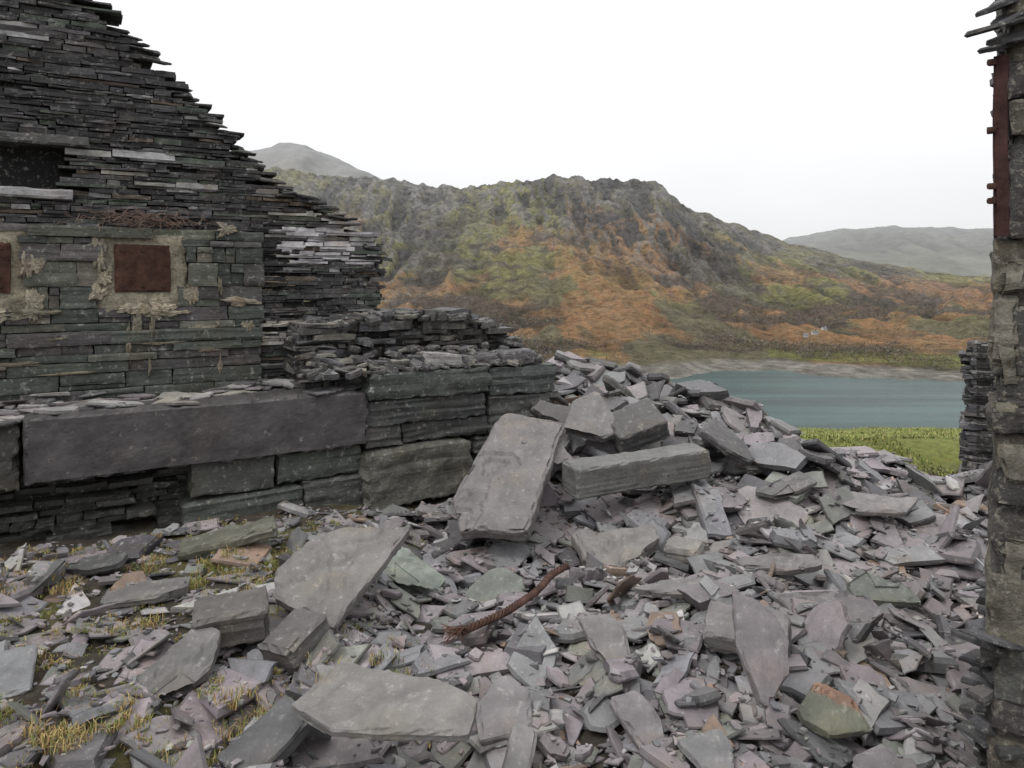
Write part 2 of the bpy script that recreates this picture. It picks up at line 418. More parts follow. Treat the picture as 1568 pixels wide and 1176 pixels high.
def mpatch(s,z,rx,rz,o=.058,col=MC):
    p=PW+dv*s+nv*o+UP*z
    n=26;V=[tuple(p+nv*.010)]
    for r_,oo in ((.45,.008),(.8,.002),(1.0,-.035)):
        for i in range(n):
            t=i/n*6.283; q=Vector((math.cos(t)*1.6+s*5,math.sin(t)*1.6+z*5,r_*.5)); rr=r_*(1+.8*mn.noise(q)+.5*mn.noise(q*3))
            V.append(tuple(p+dv*(math.cos(t)*rx*rr)+UP*(math.sin(t)*rz*rr)+nv*(oo+R(-.005,.005))))
    F=[(0,1+i,1+(i+1)%n) for i in range(n)]
    for l in (0,1): F+=[(1+l*n+i,1+(l+1)*n+i,1+(l+1)*n+(i+1)%n,1+l*n+(i+1)%n) for i in range(n)]
    m.add(V,F,jc(col,.15))
for h0,h1 in ((.73,1.37),(-.52,.17)):
    wblock(m,h0-.06,h1+.06,1.72,2.42,.025,.2,jc(MC,.1),amp=.03,lam=.015,lf=6,chip=.02)
    for i in range(8): mpatch(random.choice([h0-.03,h1+.03])+R(-.05,.05),R(1.80,2.34),R(.03,.07),R(.05,.14),R(.05,.065))
    for i in range(6): mpatch(R(h0,h1),1.75+R(-.06,.03),R(.05,.16),R(.02,.06),R(.05,.065))
for s,z,rx,rz in ((1.75,2.49,.10,.08),(1.5,1.53,.2,.06),(1.0,1.60,.05,.14),(.93,1.45,.02,.2),(1.12,1.55,.02,.15),(1.95,1.55,.06,.06),(1.9,1.8,.14,.05),(1.6,1.36,.12,.03),(.4,1.5,.2,.02),(1.1,1.25,.015,.12),(.2,1.73,.2,.03),(1.3,1.7,.14,.03),(1.7,1.2,.02,.1),(.1,1.3,.2,.02),(-.3,1.6,.04,.1),(1.7,1.95,.03,.08),(1.2,1.43,.25,.018),(.5,1.2,.3,.015)):
    mpatch(s,z,rx,rz,.066,(.24,.22,.17))
m.build('lime_mortar',M_plaster,gable)
m=MB()
for s0,s1 in ((.82,1.27),(-.42,.06)):
    wblock(m,s0,s1,1.90,2.325,.062,.05,(.050,.025,.018),amp=.008,lam=.003,chip=.014,lf=4)
    for s in (s0+.06,(s0+s1)/2,s1-.06):
        for z in (1.95,2.27):
            p=PW+dv*s+nv*.066+UP*z
            plate(m,p,(dv,UP,nv),.016,.016,.016,(.04,.025,.02))
m.build('rusty_plates',M_rust,gable)
m=MB()
def tube(mb,pts,r,col,k=5):
    pts=[Vector(p) for p in pts];V=[];F=[]
    for i,p in enumerate(pts):
        d=(pts[min(i+1,len(pts)-1)]-pts[max(i-1,0)]).normalized()
        a_=d.orthogonal().normalized()if i==0 else (a_-d*a_.dot(d)).normalized(); b_=d.cross(a_)
        for j in range(k):
            t=j/k*6.283;V.append(tuple(p+(a_*math.cos(t)+b_*math.sin(t))*r))
    for i in range(len(pts)-1):
        for j in range(k):
            F.append((i*k+j,i*k+(j+1)%k,(i+1)*k+(j+1)%k,(i+1)*k+j))
    mb.add(V,F,col)
for i in range(190):
    s=random.gauss(1.05,.27);p=PW+dv*s+nv*R(.0,.12)+UP*(2.54+R(-.05,.07))
    d=dv*R(-.16,.16)+nv*R(-.05,.05)+UP*R(-.10,.08)
    tube(m,[p,p+d*.5+UP*R(-.02,.03),p+d],.0025,jc((.15,.105,.085),.4),4)
m.build('dead_twigs',M_rust,gable)

# ------------------------------------------------------------------ right hand wall and far wall stub
dj=empty('doorway_wall')
P=Vector((1.975,3.02,0)); dw=Vector((.560,.828,0)).normalized(); ex=Vector((dw.y,-dw.x,0)); en=-dw
nw=-ex
jb=(ex,dw,UP)
m=MB()
z=-.3
while z<4.2:
    h=R(.10,.34); s=.0
    off=(.06 if z>2.15 else 0)+R(-.012,.018)
    while s<1.0:
        L=R(.2,.45); c=P+ex*(off+s+L/2)+dw*(.3+R(-.02,.02))+UP*(z+h/2)
        col=jc(random.choice([(.12,.107,.09),(.085,.08,.076),(.14,.127,.105),(.07,.066,.062),(.10,.10,.095)]),.2)
        block(m,c,jb,L-.003,.6,h+.01,col,n=(14,6,max(5,int(h/.018))),amp=.025,lam=.006,chip=.02,lf=R(8,20))
        s+=L
    z+=h
m.build('jamb_stones',M_jamb,dj)
m=MB()
def c_r(s,z): return jc(random.choice([SL_D,(.10,.095,.088),(.13,.13,.135),(.06,.06,.06)]),.25)
build_wall(m,P+dw*.6+ex*.03,0,1.6,-.2,4.2,lambda s:4.2,(.03,.07),(.1,.3),.0,.4,c_r,dvv=dw,nvv=nw)
for i in range(40):
    zz=-.1+.75*random.random()**1.4;p=P+ex*(R(-.03,.07))+dw*R(-.06,.5)
    plate(m,(p.x,p.y,zz),basis((R(-.3,.3),R(-.3,.3),1),R(-1.5,1.5)),R(.05,.12),R(.05,.1),R(.012,.04),c_r(0,0))
for (dx,zz,tl,w_) in ((-.01,2.97,.25,.10),(.04,3.02,.45,.12),(.0,3.06,.3,.12),(.05,3.11,.55,.14),(.02,3.15,.35,.12),(.08,2.99,.2,.13),(.1,3.19,.4,.15)):
    plate(m,P+Vector((dx+.06,.0,zz)),basis((-tl,R(-.3,.1),1),R(-.2,.2)),w_,.1,.022,jc((.07,.07,.075),.2))
m.build('slate_courses',M_wall,dj)
m=MB()
for z_,hh,o_ in ((1.80,.22,.04),(1.66,.14,.065),(1.25,.12,.09),(.85,.14,.08),(2.02,.1,.09),(1.45,.08,.04)):
    c=P+ex*o_-dw*.005+UP*z_
    block(m,c,jb,.08,.04,hh*1.3,(.23,.215,.18),n=(7,4,12),amp=.035,lam=.01,chip=.05)
m.build('plaster_remains',M_plaster,dj)
m=MB()
block(m,P+ex*.040-dw*.0+UP*2.555,jb,.046,.014,.74,(.045,.022,.020),n=(3,2,30),amp=.006,lam=.0,chip=.003)
block(m,P+ex*.014+dw*.075+UP*2.555,jb,.012,.15,.74,(.04,.022,.020),n=(2,3,24),amp=.004,lam=.0,chip=.003)
for z_ in (2.90,2.62,2.39,2.33):
    block(m,P+ex*.004+UP*z_,jb,.035,.03,.026,(.05,.027,.022),n=(3,3,3),amp=.002,lam=0,chip=.006)
m.build('rusty_hinge_strap',M_rust,dj)
m=MB()
lw=Vector((.545,.838,0)).normalized(); lx_=Vector((lw.y,-lw.x,0))
build_wall(m,Vector((5.0,8.0,0)),0,1.4,-.15,1.35,lambda s:1.27-.1*s,(.035,.085),(.1,.35),.0,.5,c_r,dvv=lx_,nvv=-lw,jit=.025,prot=.05)
build_wall(m,Vector((5.0,8.0,0)),0,.7,-.15,1.3,lambda s:1.25,(.035,.085),(.1,.3),.0,.3,c_r,dvv=lw,nvv=-lx_,jit=.025,prot=.04)
m.build('low_slate_wall',M_wall)

# ------------------------------------------------------------------ rubble
res=.04; gx0,gy0=-4.8,1.2; GX=np.arange(gx0,6.0,res);GY=np.arange(gy0,10.4,res)
XX,YY=np.meshgrid(GX,GY,indexing='ij'); HM=ground_z(XX,YY).copy()
def front(x): return 5.5+.6*(x+3.68)
def ok(x,y,r):
    if x<.55 and y>front(x)-.05-r*.5: return False
    if y>9.9: return False
    q=Vector((x,y,0))-P
    if q.dot(ex)>-r*.3 and q.dot(dw)>-.3 and y<5.0: return False
    if x>4.9-r*.3 and y>7.9: return False
    if x>2.9 and y>8.75+.3*math.sin(x*5)+R(0,.4): return False
    if x>.74*y+.6 : return False
    return True
def drop(mb,x,y,lx,ly,th,col,extra=.1,steep=0,yaw=None,small=False):
    r=max(lx,ly); i0=int((x-r-gx0)/res);i1=int((x+r-gx0)/res)+2;j0=int((y-r-gy0)/res);j1=int((y+r-gy0)/res)+2
    i0=max(i0,0);j0=max(j0,0)
    sx=XX[i0:i1,j0:j1];sy=YY[i0:i1,j0:j1];sh=HM[i0:i1,j0:j1]
    if sx.size<4: return
    yaw=R(0,6.283) if yaw is None else yaw
    ca,sa=math.cos(yaw),math.sin(yaw)
    lu=(sx-x)*ca+(sy-y)*sa; lv=-(sx-x)*sa+(sy-y)*ca
    mk=(np.abs(lu)<=max(lx*.95,res))&(np.abs(lv)<=max(ly*.95,res))
    if mk.sum()<3:
        h=float(sh.mean()); sa_,sb_=0,0; resid=0
    else:
        px_=sx[mk]-x;py_=sy[mk]-y;ph=sh[mk]
        if mk.sum()>4:
            M=np.stack([px_,py_,np.ones_like(px_)],1); sol=np.linalg.lstsq(M,ph,rcond=None)[0]
            sa_,sb_,h=sol; resid=float(np.percentile(ph-M@sol,62))
        else: sa_,sb_,h,resid=0,0,float(ph.mean()),0
    mg=math.hypot(sa_,sb_)
    if mg>.6: sa_*=.6/mg; sb_*=.6/mg
    sa_+=random.gauss(0,extra);sb_+=random.gauss(0,extra)
    if steep:
        t=R(0,6.283); sa_+=math.cos(t)*steep; sb_+=math.sin(t)*steep
    nrm=(-sa_,-sb_,1); cz=h+resid*.8+th*.5
    if steep: cz+=min(lx,ly)*.3*min(steep,1.2)
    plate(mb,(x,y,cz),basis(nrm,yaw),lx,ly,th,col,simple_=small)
    top=cz+th*.4+(sx-x)*sa_+(sy-y)*sb_
    mk2=(np.abs(lu)<=lx*.82)&(np.abs(lv)<=ly*.82)
    sub=HM[i0:i1,j0:j1]; k=.5 if steep else 1
    sub[mk2]=np.maximum(sub[mk2],np.minimum(top[mk2],h+th*1.5+.06)*k+sub[mk2]*(1-k))
rub=MB()
def scatter(n,smin,smax,steepp,pw=2.0,ext=.12,xmin=-4.4):
    for c in range(n):
        y=1.7+8.0*random.random(); x=R(xmin,5.7)
        rt=float(sst(4.8,7,y))*float(sst(1,2.2,x))
        s=(smin+(smax-smin)*random.random()**pw)*(1+.45*rt)
        if not ok(x,y,s): continue
        w=float(wdens(x,y))
        if random.random()>.30+.70*w: continue
        asp=R(.4,.95); th=s*R(.07,.19) if random.random()<.8 else s*R(.22,.5)
        th=min(th,.08)
        st=R(.5,1.9) if random.random()<steepp*(1-.5*rt) else 0
        drop(rub,x,y,s,s*asp,th,slatecol(),ext*(1-.4*rt),st)
scatter(4600,.05,.17,.07)
scatter(4600,.05,.22,.08,1.8,.13)
scatter(1700,.04,.18,.12,1.7,.16)
scatter(520,.13,.25,.12,1.3,.13,-1.5)
scatter(1000,.03,.12,.15,1.5,.2)
for i in range(130):
    x=R(.3,3.2);y=R(6.9,9.4)
    if not ok(x,y,.2):continue
    drop(rub,x,y,R(.14,.32),R(.1,.2),R(.03,.10),jc(random.choice([SL_D,SL_B,SL_P,(.11,.105,.10)]),.2),.2,R(.2,.9) if random.random()<.45 else 0)
for i in range(11000):
    y=1.8+6.5*random.random()**1.4;x=R(-4.2,5)
    if not ok(x,y,.03):continue
    i_=int((x-gx0)/res);j_=int((y-gy0)/res); s=R(.010,.034)
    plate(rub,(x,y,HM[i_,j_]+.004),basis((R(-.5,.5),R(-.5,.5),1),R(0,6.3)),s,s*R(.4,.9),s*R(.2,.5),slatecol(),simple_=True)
rub.build('slate_rubble',M_rub)

def slab(name,x,y,lx,ly,th,yaw,slope,col,z=None,mat=None,amp=.010,taper=None,skew=None,cuts=None,step=None,chip=.02,lam=.006):
    m=MB()
    i_=int((x-gx0)/res);j_=int((y-gy0)/res)
    if z is None: z=float(np.percentile(HM[max(0,i_-3):i_+4,max(0,j_-3):j_+4],75))+th*.45+.015
    bs=basis((-slope[0],-slope[1],1),math.radians(yaw))
    thick=th>min(lx,ly)*.8
    if taper is None: taper=(0,0) if thick else (R(-.15,.15),R(-.25,.25))
    if skew is None: skew=0 if thick else R(-.15,.15)
    if cuts is None: cuts=() if thick else tuple((random.choice([-1,1]),random.choice([-1,1]),R(.9,1.6)) for _ in range(3))
    if step is None: step=0 if thick else min(.014,th*.2)
    block(m,(x,y,z),bs,2*lx,2*ly,th,tuple(v*1.05 for v in col),n=(int(lx*2/.03)+3,int(ly*2/.03)+3,max(4,int(th/.02))),amp=amp,lam=lam,chip=chip,lf=22,taper=taper,skew=skew,cuts=cuts,step=step)
    return m.build(name,mat or M_slab)
slab('leaning_slate_slab',-.02,6.26,.70,.33,.13,72,(.10,.54),(.145,.135,.133),z=.35,amp=.025,taper=(.06,-.04),skew=-.04,cuts=((1,1,1.75),(-1,1,1.5)),step=.02,chip=.05)
slab('slate_beam',1.12,6.50,.68,.15,.26,22,(.02,.05),(.125,.125,.12),z=.32,amp=.012,chip=.02,lam=.004)
slab('slate_block',1.35,5.72,.13,.1,.13,-30,(.1,.1),(.20,.19,.18))
slab('slate_slab',.72,7.15,.30,.24,.10,40,(-.25,.9),(.155,.147,.147),z=.62,amp=.02)
slab('slate_slab',1.22,7.2,.26,.2,.20,20,(.2,.5),(.075,.072,.072),z=.58,amp=.03)
slab('slate_slab',2.1,7.1,.26,.2,.08,-35,(-.55,.5),(.078,.075,.077),z=.42,amp=.015)
slab('slate_slab',.32,6.55,.20,.13,.12,-40,(-.3,.6),(.14,.13,.13),z=.48,amp=.03,taper=(.1,-.3))
slab('slate_slab',.85,5.75,.33,.2,.12,15,(.05,.3),(.165,.157,.15),amp=.04)
slab('slate_slab',-.86,5.35,.40,.17,.10,-33,(-.15,.28),(.175,.195,.172),amp=.018)
slab('slate_slab',-1.15,4.72,.38,.30,.08,65,(.05,.42),(.150,.142,.136),z=.15,amp=.018,taper=(-.2,-.1),cuts=((1,1,1.5),(-1,1,1.5)))
slab('slate_block',-1.62,4.22,.20,.14,.20,20,(.0,.15),(.10,.092,.086),amp=.02,chip=.03)
slab('slate_block',-1.22,4.15,.15,.12,.16,60,(.25,.3),(.10,.095,.093),amp=.02,chip=.03)
slab('slate_slab',-1.72,3.83,.24,.13,.09,70,(-.1,.35),(.12,.116,.114),amp=.02)
slab('slate_slab',-.12,5.2,.20,.18,.07,10,(.1,.5),(.13,.142,.126),amp=.015)
slab('slate_slab',-.55,3.24,.40,.17,.05,-10,(.05,.22),(.155,.15,.143),z=.12,cuts=((1,1,1.4),(-1,-1,1.3)))
slab('slate_slab',-1.10,3.30,.18,.11,.10,55,(.1,.35),(.085,.085,.088),amp=.02)
slab('slate_slab',.02,3.30,.23,.06,.05,85,(-.3,.5),(.165,.16,.157))
slab('slate_slab',1.17,3.44,.25,.115,.06,82,(-.15,.65),(.150,.136,.143),z=.25,taper=(.1,.1),skew=.1)
slab('slate_slab',.66,3.6,.20,.085,.05,110,(.1,.45),(.150,.138,.144))
slab('slate_slab',.92,3.3,.12,.10,.04,120,(-.2,.4),(.17,.168,.17))
slab('slate_slab',1.33,4.15,.22,.13,.13,-25,(.2,.4),(.165,.155,.157),amp=.02)
slab('slate_slab',1.98,4.5,.28,.14,.08,5,(-.05,.3),(.155,.143,.147))
slab('slate_slab',1.95,5.35,.30,.10,.06,-15,(.1,.25),(.15,.138,.14))
slab('slate_slab',2.5,5.0,.2,.15,.07,-10,(.1,.3),(.115,.125,.11))
slab('slate_slab',.55,4.15,.18,.11,.05,100,(-.1,.6),(.165,.156,.156))
slab('slate_slab',1.05,4.75,.26,.08,.06,0,(.0,.15),(.165,.156,.156))
slab('slate_slab',-.05,3.75,.14,.18,.05,10,(-.1,.3),(.165,.156,.16))
slab('slate_slab',1.66,3.25,.11,.13,.05,10,(.2,.4),(.15,.138,.143))
slab('slate_slab',-2.1,5.45,.34,.1,.09,20,(.1,.2),(.10,.10,.078),amp=.02)
slab('slate_slab',-2.9,5.1,.2,.1,.07,15,(.1,.2),(.07,.07,.07))
slab('slate_slab',-2.75,3.7,.28,.17,.05,25,(-.1,.3),(.15,.153,.158))
slab('slate_slab',-2.35,4.7,.24,.1,.06,20,(-.1,.2),(.125,.12,.115))
slab('slate_slab',3.1,6.3,.30,.16,.06,-20,(.1,.2),(.16,.15,.152))
slab('slate_slab',2.5,6.6,.26,.12,.06,30,(.1,.2),(.11,.105,.105))
m=MB()
bs=basis((.1,-.5,1),.15)
hz0_=float(HM[int((1.56-gx0)/res),int((3.62-gy0)/res)])+.09
block(m,(1.56,3.62,hz0_),bs,.32,.26,.045,(.15,.155,.12),n=(20,17,5),amp=.008,lam=.003,chip=.012,cuts=((1,1,1.2),(-1,1,1.0),(-1,-1,1.4)),step=.012)
for i,f in enumerate(m.f):
    cxx=sum(m.v[k][0] for k in f)/4-1.56; cyy=sum(m.v[k][1] for k in f)/4-3.62
    v=cyy*1.2+cxx*.5+.06*mn.noise(Vector((cxx*14,cyy*14,2)))
    k=max(0,min(1,(v-.01)*22)); c_=m.c[i]
    m.c[i]=tuple(c_[q]*(1-k)+(.23,.14,.10)[q]*k for q in range(3))
m.build('rust_stained_slate',M_slab)

# rusty wire rope
m=MB()
ctl=[(-.30,4.36),(-.17,4.47),(-.04,4.60),(.06,4.78),(.14,4.95),(.22,5.15),(.28,5.32),(.42,5.5)]
def hz(x,y): return float(np.percentile(HM[int((x-gx0)/res)-2:int((x-gx0)/res)+3,int((y-gy0)/res)-2:int((y-gy0)/res)+3],85))
cz=[hz(*p)+.03 for p in ctl]; cz=[np.mean(cz[max(0,i-1):i+2])+.03 for i in range(len(cz))]
T=np.linspace(0,7,150); cx=np.interp(T,range(8),[c[0] for c in ctl]);cy=np.interp(T,range(8),[c[1] for c in ctl]);cc=np.interp(T,range(8),cz)
k_=np.ones(13)/13
def sm(a): return np.convolve(np.pad(a,6,mode='edge'),k_,'valid')
cx,cy,cc=sm(cx),sm(cy),sm(cc)
for st in range(4):
    ph=st*1.571; pts=[]
    for i in range(150):
        t=i*.42+ph; w_=.015
        pts.append((cx[i]+math.cos(t)*w_,cy[i]-math.cos(t)*w_*.5,cc[i]+math.sin(t)*w_))
    tube(m,pts,.011,(.07,.038,.03),6)
for i in range(20):
    tube(m,[(cx[2],cy[2],cc[2]),(cx[0]+R(-.06,.02),cy[0]+R(-.05,.03),cc[0]+R(-.03,.04)),(cx[0]+R(-.14,.0),cy[0]+R(-.10,.05),cc[0]+R(-.06,.05))],.003,(.10,.055,.04),4)
m.build('rusty_wire_rope',M_rust)

# ------------------------------------------------------------------ grass
m=MB()
def blade(mb,x,y,z,l,w,col,lean=.6):
    t=R(0,6.283);d=Vector((math.cos(t),math.sin(t),0));s=Vector((-d.y,d.x,0))*w;p=Vector((x,y,z));k=R(.1,lean)
    p1=p+UP*l*.6+d*l*k*.35;p2=p+UP*l*(1-k*.35)+d*l*k
    mb.add([tuple(p-s),tuple(p+s),tuple(p1+s*.7),tuple(p1-s*.7),tuple(p2)],[(0,1,2,3),(3,2,4)],col)
def tuft(x,y,n,r,l,dry=.4):
    for i in range(n):
        a_=R(0,6.3);q=r*random.random()**.6;xx=x+math.cos(a_)*q;yy=y+math.sin(a_)*q
        if not ok(xx,yy,0): continue
        zz=HM[int((xx-gx0)/res),int((yy-gy0)/res)]-.01
        k=random.random()
        col=jc((.36,.27,.12),.25) if k<dry else (jc((.18,.21,.06),.3) if k<.85 else jc((.26,.15,.065),.2))
        blade(m,xx,yy,zz,l*R(.5,1.1),.0026,col,1.0)
for x,y,n in ((-2.0,3.25,600),(-1.35,3.64,340),(-.78,3.66,300),(-1.08,3.6,180),(-2.6,3.95,240),(-2.15,4.9,340),(-2.9,4.75,240),(-2.1,5.2,320),(-2.6,5.2,200),(-.68,4.02,240),(-2.45,3.4,240),(-1.8,3.4,200),(-1.45,3.25,160),(-1.9,5.05,240),(-2.2,4.35,180),(-1.0,3.85,110),(-1.6,5.35,200)):
    tuft(x,y,n,R(.1,.2),R(.045,.08),R(.25,.6))
c=0
while c<420:
    x=R(-3.9,-.2);y=R(2.4,6.3);c+=1
    if ok(x,y,.05) and random.random()>float(wdens(x,y))*.88: tuft(x,y,random.randint(25,140),R(.03,.14),R(.015,.045),R(.1,.6))
m.build('grass_tufts',M_grass)
m=MB()
for i in range(36000):
    y=R(8.5,19);x=y*R(.31,.70)
    if x<3.0+.12*(y-9): continue
    if fbm(np.array([x*1.1]),np.array([y*.7]),3,8)[0]<(.34 if y>10.5 else .52): continue
    col=jc(random.choice([(.23,.25,.07),(.18,.22,.06),(.28,.26,.11),(.14,.16,.055)]),.25)
    blade(m,x,y,0,R(.02,.08),.010,col,.9)
V=np.array(m.v).reshape(-1,5,3); bz=ground_z(V[:,0,0],V[:,0,1]); V[:,:,2]+=bz[:,None]-.01; m.v=V.reshape(-1,3).tolist()
m.build('grass_bank',M_grass)

# ------------------------------------------------------------------ lake
def lake():
    m_,nt,b=nodes('lake_water_mat');N=nt.nodes;L=nt.links
    tc=N.new('ShaderNodeTexCoord')
    mp=N.new('ShaderNodeMapping');mp.inputs['Scale'].default_value=(.35,1.0,1)
    L.new(tc.outputs['Object'],mp.inputs[0])
    n=N.new('ShaderNodeTexNoise');n.inputs['Scale'].default_value=.5;n.inputs['Detail'].default_value=6
    L.new(mp.outputs[0],n.inputs['Vector'])
    bp=N.new('ShaderNodeBump');bp.inputs['Strength'].default_value=.6;bp.inputs['Distance'].default_value=.35
    L.new(n.outputs['Fac'],bp.inputs['Height']);L.new(bp.outputs[0],b.inputs['Normal'])
    n2=N.new('ShaderNodeTexNoise');n2.inputs['Scale'].default_value=.02;n2.inputs['Detail'].default_value=6
    mp2=N.new('ShaderNodeMapping');mp2.inputs['Scale'].default_value=(.35,2.6,1)
    L.new(tc.outputs['Object'],mp2.inputs[0]);L.new(mp2.outputs[0],n2.inputs['Vector'])
    r=N.new('ShaderNodeValToRGB');r.color_ramp.elements[0].position=.38;r.color_ramp.elements[1].position=.66
    r.color_ramp.elements[0].color=(.010,.032,.031,1);r.color_ramp.elements[1].color=(.034,.074,.069,1)
    L.new(n2.outputs['Fac'],r.inputs[0]);L.new(r.outputs[0],b.inputs['Base Color'])
    b.inputs['Roughness'].default_value=.27;b.inputs['IOR'].default_value=1.15
    me=bpy.data.meshes.new('lake');xs=np.linspace(-900,1600,60);ys=np.linspace(110,640,40)
    v=[(x,y,-60) for y in ys for x in xs];f=[(j*60+i,j*60+i+1,(j+1)*60+i+1,(j+1)*60+i) for j in range(39) for i in range(59)]
    me.from_pydata(v,[],f);me.materials.append(m_);ob=bpy.data.objects.new('lake',me);COL.objects.link(ob)
lake()

# ------------------------------------------------------------------ hills
def px(p): return (p-784)/1120.
def prof(pts):
    a_=[px(p[0]) for p in pts];b_=[(430-p[1])/1120. for p in pts]
    return lambda u: np.interp(u,a_,b_)
ridge=prof([(-900,200),(-200,240),(200,250),(430,256),(480,262),(560,274),(610,283),(650,289),(700,291),(760,288),(800,281),(830,276),(870,273),(905,278),(940,276),(985,278),(1003,284),(1020,298),(1060,326),(1130,347),(1210,377),(1290,397),(1400,414),(1520,428),(1700,435),(2400,400)])
nu,nt_=960,400
u=np.linspace(-1.1,1.3,nu);t=np.linspace(-.06,1.4,nt_)
U,T=np.meshgrid(u,t)
Ysh=np.interp(U,[px(850),px(1040),px(1100),px(1180),px(1255),px(1300),px(1500),px(1700)],[440,465,502,508,478,470,450,430])+14*(fbm(U*30,U*0+2,3,1)-.5)
Yr=1180+120*np.sin(U*3+1)
TT=T
Yy=Ysh+(Yr-Ysh)*TT; Xx=U*Yy
zr=2+ridge(U)*Yr
s=np.where(TT>=0,.55*np.clip(TT,0,1)**1.3+.45*np.clip(TT,0,1)**3.0,TT*.35)
back=np.clip(TT-1,0,1)
Zz=-60+(zr+60)*s-(zr+60)*back*1.1
PX=784+1120*U
def gs(cx_,wx,ct,wt): return np.exp(-((PX-cx_)/wx)**2-((TT-ct)/wt)**2)
env=np.clip(TT,0,1)**.7*np.where(TT<1,1-TT**3*.75,.25)
r1=fbm(Xx/190,Yy/300,5,21,ridge=True); r2=fbm(Xx/44,Yy/110,5,22,ridge=True)
Zz+=env*(56*(r1-.55)+44*(r2-.55)+12*(fbm(Xx/14,Yy/14,3,24)-.5))
crag=np.clip(gs(970,130,.86,.28)+gs(850,90,.92,.2)+gs(570,140,.72,.45)+.7*gs(1080,90,.8,.3)+.5*gs(700,200,1,.14),0,1)
rk=fbm(Xx/20,Yy/75,5,41,ridge=True)
Zz+=crag*env*62*(rk-.6)
Zz+=np.clip(1-abs(TT-1)*6,0,1)*18*(fbm(Xx/20,Yy/30,5,23)-.5)*sst(.40,.25,U)
P3=np.stack([Xx,Yy,Zz],-1)
nA=fbm(Xx/120,Yy/160,5,31);nB=fbm(Xx/60,Yy/110,5,33);nC=fbm(Xx/25,Yy/40,4,35);nD=fbm(Xx/90,Yy/50,5,37);nE=fbm(Xx/9,Yy/16,4,39)
def C(*c): return np.array(c,float)
def mixc(a_,b_,k): return a_*(1-k[...,None])+b_*k[...,None]
base=np.zeros(P3.shape)+C(.145,.132,.082)
base=mixc(base,C(.125,.118,.105),sst(.45,.60,nC)*sst(.4,.8,TT)*.9)
gr=sst(.44,.58,nA+.38*gs(770,150,.72,.35)+.14*gs(640,90,.5,.3)-.04)*sst(.25,.5,TT)
base=mixc(base,C(.205,.195,.072),gr*.9)
orr=sst(.50,.60,nB+.34*gs(960,70,.55,.25)+.24*gs(880,190,.36,.15)+.26*gs(1350,270,.20,.06)+.14*gs(1420,220,.6,.2)+.10*gs(620,80,.45,.25)-.02)*(1-sst(.75,.93,TT))
base=mixc(base,C(.32,.175,.085),orr*.85*(.65+.35*sst(.4,.6,nE)))
wd=sst(.50,.60,nD+.16*gs(1150,200,.42,.2)+.12*gs(1000,400,.12,.05)+.06*gs(850,120,.28,.08)-.05-.35*gs(1320,200,.20,.04)-.2*gs(940,120,.4,.2))*(1-sst(.6,.85,TT))*sst(.04,.07,TT)
base=mixc(base,C(.10,.083,.070),wd*.9)
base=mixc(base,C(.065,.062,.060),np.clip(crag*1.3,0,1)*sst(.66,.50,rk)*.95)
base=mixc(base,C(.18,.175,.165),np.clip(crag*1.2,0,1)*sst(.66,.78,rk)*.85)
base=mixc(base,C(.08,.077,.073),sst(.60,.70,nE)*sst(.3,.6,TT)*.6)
base=base*(.55+.70*sst(.35,.7,r2))[...,None]  # gully shade painted in: colour darkened where the relief is low
fl=sst(.45,.6,nB*.5+nA*.5+.12*(U>.35))*sst(.05,.07,TT)*(1-sst(.10,.14,TT))
base=mixc(base,C(.23,.24,.085),fl*.85)
base=mixc(base,C(.29,.27,.24)*(.6+.8*nE[...,None]),1-sst(.035,.058,TT+.02*(nC-.5)))
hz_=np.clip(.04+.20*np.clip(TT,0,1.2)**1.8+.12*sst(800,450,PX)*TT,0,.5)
base=mixc(base,C(.40,.41,.42),hz_)  # aerial haze painted into the ground colour, stronger towards the ridge
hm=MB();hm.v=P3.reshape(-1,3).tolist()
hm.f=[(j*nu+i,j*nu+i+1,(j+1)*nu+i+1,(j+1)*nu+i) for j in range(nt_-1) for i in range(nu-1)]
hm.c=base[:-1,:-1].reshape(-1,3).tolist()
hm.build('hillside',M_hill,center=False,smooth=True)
wm=MB()
prob=(wd*1.0+.07*(TT>.05)*(TT<.85))*(TT>.045)
cand=np.argwhere(prob>.05); rng.shuffle(cand)
cnt=0
for j,i in cand:
    if U[j,i]<-.25 or U[j,i]>.80: continue
    if random.random()>prob[j,i]*.7: continue
    x,y,z=P3[j,i]; x+=R(-1.5,1.5);y+=R(-2,2)
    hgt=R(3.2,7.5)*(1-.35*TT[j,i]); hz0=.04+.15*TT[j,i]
    cb=random.choice([(.10,.082,.07),(.13,.10,.082),(.06,.054,.046),(.12,.115,.055),(.16,.11,.065),(.17,.155,.14)])
    V=[];F=[]
    for q in range(13):
        a1=R(0,6.28);rr=hgt*.45*random.random()**.5;zz=hgt*R(.15,1)
        rr*=1.1-.5*abs(zz/hgt-.5)
        c0=Vector((x+math.cos(a1)*rr,y+math.sin(a1)*rr,z+zz));w=hgt*R(.06,.14)
        d1=Vector((R(-1,1),R(-1,1),R(-.6,1))).normalized()*w*1.5;d2=Vector((R(-1,1),R(-1,1),R(-1,1))).normalized()*w*.7
        o=len(V);V+=[tuple(c0-d1),tuple(c0+d2),tuple(c0+d1)];F.append((o,o+1,o+2))
    col=jc(cb,.3);col=tuple(col[k]*(1-hz0)+(.42,.43,.44)[k]*hz0 for k in range(3))  # tree colours carry the same painted haze, paler uphill
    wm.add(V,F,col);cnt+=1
    if cnt>16000:break
print('trees',cnt)
wm.build('bare_woodland',M_wood,center=False)
